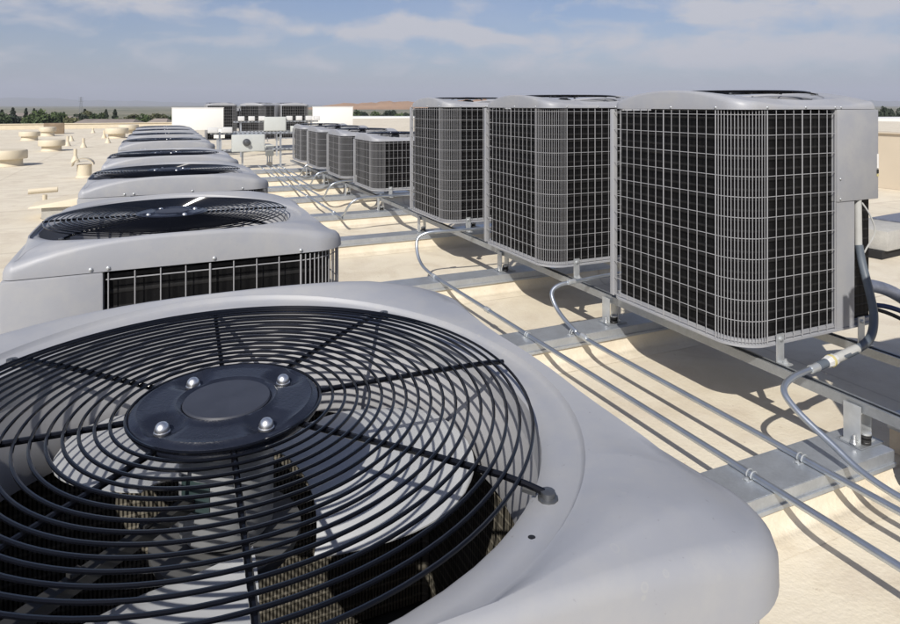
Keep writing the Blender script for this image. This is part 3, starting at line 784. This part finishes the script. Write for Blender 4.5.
b = MB(); b.tube([Vector(p) - off for p in ((2.545, 1.795, .397), (2.56, 1.796, .398), (2.601, 1.799, .4005), (2.612, 1.80, .401))], [.021, .0245, .0245, .021], 8); link('compression_nut', b.mesh('compression_nut', M['boxlight']), o)
b = MB(); b.tube([Vector(p) - off for p in ((2.575, 1.797, .399), (2.588, 1.798, .3995))], .0258, 16); link('yellow_ring', b.mesh('yellow_ring', M['yellow']), o)
tag(o, 'grey flexible conduit with yellow ring, hanging from the control box of the largest unit', 'conduit')
b = MB(); b.tube(smooth_path([(0, 0, 0), (.03, -.02, -.06), (.05, -.03, -.14), (.02, -.01, -.22), (.0, 0, -.26)], 5), .004, 6)
tag(link('cable', b.mesh('cable', M['pvc']), None, (3.108, 2.005, 1.005)), 'thin white cable looping beside the control box pipe of the largest unit', 'cable')
# far conduits
far = [(1.93, 7.20, 14.2, 'far conduit with its elbow in front of the widest short unit'), (2.10, 8.85, 14.2, 'far conduit with its elbow before the second short unit on the right'),
       (2.22, 10.3, 14.2, 'far conduit with its elbow before the third short unit on the right'), (2.34, 11.75, 14.2, 'shortest far conduit, elbow before the last short unit')]
for x, y, y1, lb in far:
    conduit([(x, y1, CZ), (x, y + .7, CZ), (x, y + .2, CZ), (x + .01, y + .05, CZ + .04), (x + .03, y - .04, CZ + .13), (x + .10, y - .07, CZ + .21), (x + .25, y - .07, CZ + .24), (2.6, y - .06, CZ + .24), (3.2, y - .06, CZ + .24)], lb, [(x, q + .1) for q, _ in BEAM_Y if q > y + .3], [((x, y + 1.1, CZ), (0, 1, 0))], 'far conduits leading to the electrical rack')
# refrigerant lines
b = MB(); b.tube(smooth_path([(3.25, 2.3, .40), (3.40, 2.25, .50), (3.62, 2.2, .47), (3.85, 2.15, .32), (4.0, 2.15, .12), (4.1, 2.1, .06), (4.6, 2.1, .05)], 6), [.034] * 37, 12)
tag(link('insulated_pipe', b.mesh('insulated_pipe', M['foil'])), 'fat foil wrapped pipe curving down behind the largest unit', 'pipe')
for k, (dx, mt, lb) in enumerate(((0, 'rubber', 'black rubber hose bent behind the largest unit'), (.10, 'bluetape', 'blue taped hose at the right edge behind the largest unit'))):
    b = MB(); b.tube(smooth_path([(3.22 + dx, 2.25, .36), (3.36 + dx, 2.15, .42), (3.52 + dx, 2.05, .36), (3.64 + dx, 2.0, .24), (3.75 + dx, 1.98, .09), (4.2 + dx, 1.95, .03)], 6), .010 + .003 * k, 10)
    tag(link('hose', b.mesh('hose', M[mt])), lb, 'hose')
# concrete block with panel, rust scrap
o = empty('paver_stack', (7.4, 4.2, 0), (0, 0, R(6)))
for k, x in enumerate((-.75, .0, .75)):
    b = MB(); b.box(x - .36, x + .36, -.25, .25, .08, .27); link('paver', b.mesh('paver', M['concrete'], bevel=.012), o)
b = MB(); b.box(-1.15, 1.15, -.22, .22, .003, .078); link('gap_shade', b.mesh('gap_shade', M['dark']), o)  # black box standing in for the shaded gap under the pavers
b = MB(); b.box(-.5, .5, -.2, .2, .272, .285); link('metal_sheet', b.mesh('metal_sheet', M['foil']), o)
tag(o, 'grey concrete pavers over a dark shaded gap at the right edge of the roof', 'paver stack')

# ------------------------------------------------------------------ white screens and electrical rack
def screen(x0, x1, y, z0, z1, label):
    o = empty('screen_panel', (x0, y, 0)); W = x1 - x0
    b = MB(); b.box(0, W, 0, .05, z0, z1); link('sheet', b.mesh('sheet', M['white'], bevel=.006), o)
    for x in (.08, W - .14):
        b = MB(); b.box(x, x + .06, .052, .11, .003, z1 - .05); link('post', b.mesh('post', M['galv']), o)
    b = MB(); b.box(-.01, W + .01, -.006, .056, z1 + .001, z1 + .025); link('cap_strip', b.mesh('cap_strip', M['boxlight']), o)
    tag(o, label, 'screen'); return o
screen(.32, 1.72, 20, .75, 1.385, 'white sheet screen behind the far end of the left row')
screen(1.42, 1.72, 19.6, .52, .80, 'small white sheet below the right end of the left white screen')
screen(4.36, 5.65, 20, .80, 1.41, 'white sheet screen behind the far short units on the right')
def rack(x0, x1, y, zs, posts, label):
    o = empty('strut_rack', (0, y, 0))
    for z in zs:
        b = MB(); b.box(x0, x1, -.021, .021, z, z + .041)
        n_ = int((x1 - x0) / .1)
        for k in range(n_): b.box(x0 + .03 + k * .1, x0 + .08 + k * .1, -.0225, -.0212, z + .013, z + .028, 1)
        link('cross_rail', b.mesh('cross_rail', [M['galv'], M['dark']]), o)
    for x in posts:
        b = MB(); b.box(x - .021, x + .021, .0215, .0625, .003, max(zs) + .06); link('post', b.mesh('post', M['galv']), o)
    tag(o, label, 'rack', 'strut racks'); return o
rack(1.05, 3.15, 15.5, (.42, .80), (1.25, 1.75, 2.62), 'galvanised strut rack carrying the big grey switch box')
rack(1.9, 4.3, 19.0, (.70, .98), (2.1, 3.1, 4.1), 'galvanised strut rack carrying the row of small boxes at the back')
def ebox(x, y, z, w_, h, d, mat, label, group=None, knob=False):
    o = empty('junction_box', (x, y, z)); b = MB(); b.box(-w_ / 2, w_ / 2, -d, 0, 0, h); link('case', b.mesh('case', M[mat], bevel=.008), o)
    b = MB(); b.box(-w_ / 2 + .015, w_ / 2 - .015, -d - .006, -d - .0005, .015, h - .015); link('door', b.mesh('door', M[mat], bevel=.003), o)
    if knob:
        b = MB(); b.lathe([(.085, 0), (.085, .03), (.05, .035), (.05, .10), (.03, .105)], n=16)
        q = link('switch_handle', b.mesh('switch_handle', M['boltgrey']), o, (-.05, -d - .007, h * .55), (R(90), 0, 0))
    return tag(o, label, 'electrical box', group)
ebox(1.86, 15.47, .41, .72, .39, .2, 'boxgrey', 'big pale grey switch box with dark round handle on the front rack', knob=True)
ebox(1.40, 15.47, .845, .22, .13, .12, 'boxlight', 'small grey box on top of the front rack rail, left of the switch box')
ebox(1.10, 15.47, .845, .22, .12, .12, 'boxlight', 'small grey box at the left end of the front rack rail')
ebox(3.02, 18.97, .74, .60, .40, .2, 'boxgrey', 'pale grey box in the middle of the rear rack')
ebox(3.62, 18.97, .70, .30, .17, .12, 'boxgrey', 'low grey box right of the middle box on the rear rack')
for k, x in enumerate((2.10, 2.38, 2.66, 3.44, 3.72, 4.0, 4.24)):
    ebox(x, 18.97, 1.03, .17, .13, .1, 'boxlight', ['white disconnect box at the left end of the rear rack', 'second white disconnect box from the left on the rear rack', 'white disconnect box left of the middle box on the rear rack',
         'white disconnect box just right of the middle box on the rear rack', 'fifth white disconnect box from the left on the rear rack', 'sixth white disconnect box from the left on the rear rack', 'white disconnect box at the right end of the rear rack'][k], 'disconnect boxes on the rear rack')
o = empty('conduit_stub', (2.42, 15.9, 0))
b = MB(); b.box(-.09, .09, -.07, .07, .25, .52); link('box', b.mesh('box', M['boxgrey'], bevel=.01), o)
for x in (-.05, .0, .05):
    b = MB(); b.tube([(x, 0, .004), (x, 0, .251)], .016, 8); link('pipe', b.mesh('pipe', M['conduit']), o)
b = MB(); b.lathe([(.09, .003), (.07, .06), (.06, .1)], n=14); link('roof_boot', b.mesh('roof_boot', M['cream']), o)
tag(o, 'grey conduit body on three pipes standing below the front rack', 'conduit body')
o = empty('flashed_pipe', (2.45, 17.4, 0))

# ------------------------------------------------------------------ roof vents
COL.objects.unlink(o); bpy.data.objects.remove(o)
def turbine(x, y, rc, hc, rbse, hb_, label):
    o = empty('roof_vent', (x, y, 0.003))
    b = MB(); b.lathe([(rbse * 1.12, 0), (rbse * 1.02, .04), (rbse, .05), (rbse, hb_)], n=28); link('curb', b.mesh('curb', M['cream']), o)
    b = MB(); b.lathe([(rbse * 1.02, hb_ - .01), (rc * .985, hb_ - .005), (rc, hb_ + .01), (rc, hb_ + hc * .8), (rc * .97, hb_ + hc * .93), (rc * .6, hb_ + hc), (.02, hb_ + hc * 1.03)], n=36); link('hood', b.mesh('hood', M['cream'], sharp=30), o)
    tag(o, label, 'roof vent', 'wide drum vents on the left of the roof'); return o
turbine(-3.38, 18.6, .43, .22, .33, .18, 'wide cream drum vent at the left edge, nearest of the drum vents')
turbine(-3.17, 24.1, .38, .20, .28, .17, 'cream drum vent beyond the nearest one, long shadow at its right')
turbine(-4.95, 31.6, .38, .2, .30, .18, 'cream drum vent farther left, in front of the brown crate')
turbine(-4.85, 35.6, .36, .22, .28, .22, 'small cream drum vent beside the brown crate')
turbine(-1.75, 32.3, .48, .26, .34, .2, 'cream drum vent near the far left units, front one of an overlapping pair')
turbine(-1.5, 37.5, .5, .26, .34, .2, 'cream drum vent behind the front one of the overlapping pair')
def vpipe(x, y, h, label):
    o = empty('vent_pipe', (x, y, .003))
    b = MB(); b.lathe([(.11, 0), (.10, .03), (.06, .12), (.045, .16)], n=18); link('flashing', b.mesh('flashing', M['cream']), o)
    b = MB(); b.lathe([(.042, .1), (.042, h * .85), (.034, h * .85)], n=14); link('pipe', b.mesh('pipe', M['cream']), o)
    tag(o, label, 'vent pipe', 'cream vent pipes on the left of the roof')
vpipe(-1.99, 19.1, .40, 'cream vent pipe with cone flashing just behind the hooded vent, tallest looking')
vpipe(-2.41, 25.5, .38, 'cream vent pipe right of the second drum vent, second from the right of the trio')
vpipe(-3.02, 26.7, .42, 'cream vent pipe close beside the second drum vent')
vpipe(-3.3, 30.3, .25, 'short cream stub pipe behind the second drum vent')
vpipe(-2.27, 32.5, .40, 'cream vent pipe left of the overlapping pair of drum vents')
vpipe(-1.83, 28.1, .26, 'short cream pipe in front of the overlapping pair of drum vents')
vpipe(-3.2, 38.5, .30, 'farthest cream pipe, near the parapet')
o = empty('hooded_vent', (-1.40, 15.0, .003))
b = MB(); b.lathe([(.17, 0), (.15, .03), (.135, .04), (.135, .26)], n=24); link('stack', b.mesh('stack', M['cream']), o)
b = MB(); rr = []
for k in range(9):
    a = R(180 - 22 * k); rr.append([(-.02 + .20 * math.cos(a), y, .25 + .15 * math.sin(a)) for y in (-.17, .17)])
b.loops(rr, closed=False); rr2 = [[(x * .93, y * .96, z - .012) for x, y, z in r] for r in rr]; b.loops(rr2, closed=False)
for s in (0, 1): b.loops([[r[s] for r in rr], [r[s] for r in rr2]], closed=False)
b.loops([[rr[0][0], rr[0][1]], [rr2[0][0], rr2[0][1]]], closed=False); b.loops([[rr[-1][0], rr[-1][1]], [rr2[-1][0], rr2[-1][1]]], closed=False)
hd = link('hood', b.mesh('hood', M['cream']), o)
tag(o, 'cream round stack with a curved hood, left of the fourth unit of the left row', 'roof vent')
o = empty('curb_box', (-1.12, 9.95, .003))
b = MB(); b.box(-.27, .30, -.25, .25, 0, .15); link('curb', b.mesh('curb', M['concrete']), o)
b = MB(); b.add([(-.42, -.30, .151), (.36, -.30, .151), (.36, .30, .151), (-.42, .30, .151), (-.40, -.28, .17), (.34, -.28, .29), (.34, .28, .29), (-.40, .28, .17)], [(3, 2, 1, 0), (4, 5, 6, 7), (0, 1, 5, 4), (1, 2, 6, 5), (2, 3, 7, 6), (3, 0, 4, 7)])
link('sloped_lid', b.mesh('sloped_lid', M['cream'], bevel=.01), o)
tag(o, 'cream box with sloping lid, left of the third unit of the left row', 'curb box')
b = MB(); b.lathe([(.040, 0), (.040, .36), (.034, .36), (.033, .33)], n=18); 
tag(link('duct_pipe', b.mesh('duct_pipe', M['cream']), None, (-1.70, 10.75, .25), (0, R(88), R(3))), 'short cream pipe lying level behind the sloping box', 'pipe')
b = MB(); b.tube([(-1.5, 10.75, .004), (-1.5, 10.75, .195)], .03, 12); tag(link('pipe_stand', b.mesh('pipe_stand', M['cream'])), 'cream stub post under the short level pipe', 'post')
b = MB(); b.prism([(-.45, -.3), (.45, -.32), (.48, .3), (-.42, .34)], 0, .55)
tag(link('crate', b.mesh('crate', M['brown'], bevel=.06), None, (-4.95, 38.3, .003), (0, 0, R(12))), 'weathered brown crate near the parapet, beside the small drum vent', 'crate')

# ------------------------------------------------------------------ trees, houses, tower beyond the roof
def crown_mesh(kind, seed):
    rnd = random.Random(seed); b = MB(); P = []
    if kind == 'conifer':
        H_, n_ = 9.0, 900
        for _ in range(n_):
            t = rnd.random() ** .75; z = 1.2 + (H_ - 1.2) * t
            r = (1.75 * (1 - t) ** .8 + .12) * (.55 + .45 * rnd.random()) * (1 + .25 * math.sin(z * 5 + seed))
            a = rnd.uniform(0, 6.283); P.append((r * math.cos(a), r * math.sin(a), z, .30))
    elif kind == 'palm':
        for k in range(26):
            a = rnd.uniform(0, 6.283); up = rnd.uniform(-.5, 1.0)
            for s in range(14):
                t = s / 13; r = 2.0 * t; z = 5.2 + up * 1.6 * t - 1.9 * t * t
                P.append((r * math.cos(a), r * math.sin(a), z, .26))
    else:
        lobes = [(rnd.uniform(-1.6, 1.6), rnd.uniform(-1.6, 1.6), rnd.uniform(2.6, 5.2), rnd.uniform(1.1, 1.9)) for _ in range(9)]
        for _ in range(1300):
            lx, ly, lz, lr = rnd.choice(lobes)
            v = Vector((rnd.gauss(0, 1), rnd.gauss(0, 1), rnd.gauss(0, 1))).normalized() * lr * (.7 + .3 * rnd.random())
            P.append((lx + v.x, ly + v.y, max(.6, lz + v.z * .85), .34))
    for x, y, z, s in P:
        u = Vector((rnd.gauss(0, 1), rnd.gauss(0, 1), rnd.gauss(0, .6))).normalized(); w_ = u.orthogonal().normalized(); w_ = (Matrix.Rotation(rnd.uniform(0, 6.28), 3, u) @ w_)
        q = u.cross(w_); s *= rnd.uniform(.6, 1.3); c = Vector((x, y, z))
        b.add([c - w_ * s - q * s * .45, c + w_ * s - q * s * .3, c + w_ * s * .7 + q * s * .5, c - w_ * s * .8 + q * s * .45], [(0, 1, 2, 3)])
    return b
def tree_proto(kind, seed, mat):
    o = empty({'conifer': 'conifer_tree', 'palm': 'palm_tree'}.get(kind, 'broadleaf_tree'))
    c = link('crown', crown_mesh(kind, seed).mesh('crown', M[mat], recalc=False), o)
    b = MB(); h = {'conifer': 7.5, 'palm': 5.2}.get(kind, 3.6); b.tube([(0, 0, -.1), (.05, .03, h * .4), (.0, .0, h)], [.22, .16, .06], 8)
    if kind == 'broad':
        for k in range(4):
            a = k * 1.6 + seed; b.tube([(0, 0, 1.8), (.9 * math.cos(a), .9 * math.sin(a), 3.4)], [.1, .03], 6)
    link('trunk', b.mesh('trunk', M['bark']), o); return o
protos = {}
def tree(kind, seed, mat, px, depth, topy, wide, label, group):
    """px = bearing of the trunk given as a column of the 900 px photograph; topy = height of its top"""
    u = (px - 450) / 640; a = R(24.4)
    X = (math.cos(a) * u + math.sin(a)) * depth; Y = (-math.sin(a) * u + math.cos(a)) * depth
    ztop = EYE + (105 - topy) / 640 * depth; h = ztop - GZ
    key = (kind, seed, mat)
    if key not in protos: protos[key] = o = tree_proto(*[kind, seed, mat])
    else: o = copy_thing(protos[key])
    full = {'conifer': 9.1, 'palm': 6.0}.get(kind, 6.4)
    s = h / full; sw = wide / 640 * depth / {'conifer': 3.6, 'palm': 4.2}.get(kind, 5.6)
    o.location = (X, Y, GZ); o.scale = (sw, sw, s); o.rotation_euler = (0, 0, random.uniform(0, 6.28))
    tag(o, label, 'tree', group)
TL = 'trees beyond the left roof edge'
conifers = [(2, 110, 12), (13, 108, 12), (26, 108, 9), (34, 108.5, 9), (41, 109, 9), (85, 109, 10), (106, 109.5, 10), (115, 109.5, 11), (64, 112, 8)]
for i, (px, ty, wd) in enumerate(conifers):
    tree('conifer', 11 + i % 3, 'leafdark', px, 190 + 7 * (i % 4), ty, wd, 'dark conifer, ' + ['at the left edge of the view', 'tall and pointed, first big one from the left', 'first of three narrow ones left of the round green tree', 'middle of three narrow ones left of the round green tree', 'last of three narrow ones left of the round green tree', 'right of the lattice tower', 'left one of the close pair left of the white screen', 'right one of the close pair left of the white screen', 'small one right of the round green tree'][i], TL)
broads = [(-4, 114, 24, 'leaf'), (8, 115, 22, 'leafdark'), (20, 115.5, 20, 'leafolive'), (31, 114, 20, 'leaf'), (48, 110.5, 26, 'leaf'), (58, 112.5, 16, 'leaf'), (72, 115, 20, 'leafolive'), (80, 113.5, 20, 'leafdark'), (92, 112, 22, 'leafolive'), (99, 113.5, 18, 'leaf'), (124, 116, 18, 'leaf'), (133, 114, 22, 'leafolive'), (144, 115, 22, 'leaf'), (155, 114, 22, 'leafolive'), (166, 113, 20, 'leaf')]
for i, (px, ty, wd, mt) in enumerate(broads):
    tree('broad', 21 + i % 4, mt, px, 165 + 9 * (i % 3), ty, wd, ('broad bright green tree, widest and roundest of the left tree line' if i == 4 else f'bushy {"olive" if mt == "leafolive" else "green"} tree in the left tree line, {["leftmost", "second", "third", "fourth", "fifth", "sixth", "seventh", "eighth", "ninth", "tenth", "eleventh", "twelfth", "thirteenth", "fourteenth", "last"][i]} broad one from the left'), TL)
for i, px in enumerate((354, 361, 368, 375, 383, 391, 399, 406, 414)):
    tree('broad', 21 + i % 4, 'leafdark' if i % 3 else 'leaf', px, 230 + 6 * (i % 3), 110.5 + (i * 37 % 5) * .5, 13, f'dark bushy tree in front of the brown hill, {["first", "second", "third", "fourth", "fifth", "sixth", "seventh", "eighth", "ninth"][i]} from the right white screen', 'trees in front of the brown hill')
for i, px in enumerate((880, 887, 894, 901, 908)):
    tree('broad', 21 + i % 4, 'leafdark', px, 200 + 8 * (i % 2), 107.5 + (i % 3) * .7, 12, f'dark tree behind the white building at the right edge, {["first", "second", "third", "fourth", "fifth"][i]} from the control box', 'trees at the right edge')
tree('palm', 5, 'leaf', 885.5, 60, 123.5, 16, 'small palm tree rising above the beige wall at the right edge', None)
def house(px, depth, w_, h, d, topy, label, roofed=True):
    u = (px - 450) / 640; a = R(24.4); X = (math.cos(a) * u + math.sin(a)) * depth; Y = (-math.sin(a) * u + math.cos(a)) * depth
    ztop = EYE + (105 - topy) / 640 * depth; h = ztop - GZ
    o = empty('house' if roofed else 'flat_building', (X, Y, GZ), (0, 0, R(-24.4 + random.uniform(-12, 12))))
    b = MB(); b.box(-w_ / 2, w_ / 2, -d / 2, d / 2, 0, h * (.8 if roofed else 1)); link('wall', b.mesh('wall', M['housewall'] if roofed else M['white']), o)
    if roofed:
        b = MB(); z = h * .8 + .01; b.add([(-w_ / 2 - .4, -d / 2 - .4, z), (w_ / 2 + .4, -d / 2 - .4, z), (w_ / 2 + .4, d / 2 + .4, z), (-w_ / 2 - .4, d / 2 + .4, z), (-w_ / 2 + 1, 0, h), (w_ / 2 - 1, 0, h)], [(3, 2, 1, 0), (0, 1, 5, 4), (2, 3, 4, 5), (1, 2, 5), (3, 0, 4)]); link('roof', b.mesh('roof', M['houseroof']), o)
    n_ = max(2, int(w_ / 4))
    for k in range(n_):
        x = -w_ / 2 + (k + .5) * w_ / n_
        b = MB(); b.box(x - .7, x + .7, -d / 2 - .03, -d / 2 - .005, h * .45, h * .62); link('window', b.mesh('window', M['glassdark']), o)
    tag(o, label, 'house' if roofed else 'building')
house(66, 215, 12, 8, 9, 116, 'pale house with a tiled roof among the trees, left of the lattice tower')
house(110, 150, 14, 8, 9, 119, 'low pale house under the close pair of conifers')
house(161, 140, 5, 8, 6, 118.5, 'small pale house just left of the white screen')
house(20, 300, 14, 8, 9, 113, 'pale house half hidden behind the conifers at the left edge')
house(895, 110, 26, 8, 12, 117.5, 'long white flat building behind the palm at the right edge', False)
house(385, 130, 34, 8, 12, 116.6, 'long white flat building in front of the trees below the brown hill', False)
house(440, 150, 30, 8, 12, 116.8, 'white flat building mostly hidden by the third tall unit', False)
# lattice tower
u = (81 - 450) / 640; a = R(24.4); D = 900; X = (math.cos(a) * u + math.sin(a)) * D; Y = (-math.sin(a) * u + math.cos(a)) * D
o = empty('lattice_tower', (X, Y, GZ)); Ht = EYE + 8 / 640 * D - GZ
b = MB()
for sx in (-1, 1):
    for sy in (-1, 1): b.tube([(sx * 2.2, sy * 2.2, 0), (sx * .5, sy * .5, Ht)], .13, 4)
for k in range(8):
    z0, z1 = Ht * k / 8, Ht * (k + 1) / 8; r0 = 2.2 - 1.7 * k / 8; r1 = 2.2 - 1.7 * (k + 1) / 8
    for s in (-1, 1): b.tube([(-r0 * s, -r0, z0), (r1 * s, -r1, z1)], .08, 4); b.tube([(-r0 * s, r0, z0), (r1 * s, r1, z1)], .08, 4)
link('mast', b.mesh('mast', M['steelfar']), o)
for z in (.72, .84, .95):
    b = MB(); b.box(-3.2, 3.2, -.2, .2, Ht * z, Ht * z + .35); link('cross_arm', b.mesh('cross_arm', M['steelfar']), o)
tag(o, 'thin lattice power tower standing above the far plain on the left', 'tower')

# ------------------------------------------------------------------ haze
b = MB(); b.box(-15500, 15500, -2500, 15500, GZ - 3, 380)
hz = link('haze', b.mesh('haze', []) if False else bpy.data.meshes.new('haze'))
hz.data.from_pydata(b.v, [], b.f)
hm = bpy.data.materials.new('haze_air'); hm.use_nodes = True; t = hm.node_tree; t.nodes.clear()
pv = t.nodes.new('ShaderNodeVolumePrincipled'); pv.inputs['Color'].default_value = (.84, .88, 1.0, 1); pv.inputs['Density'].default_value = 0.00014; pv.inputs['Anisotropy'].default_value = 0
mo = t.nodes.new('ShaderNodeOutputMaterial'); t.links.new(pv.outputs[0], mo.inputs['Volume'])
hz.data.materials.append(hm); struct(hz, 'stuff')
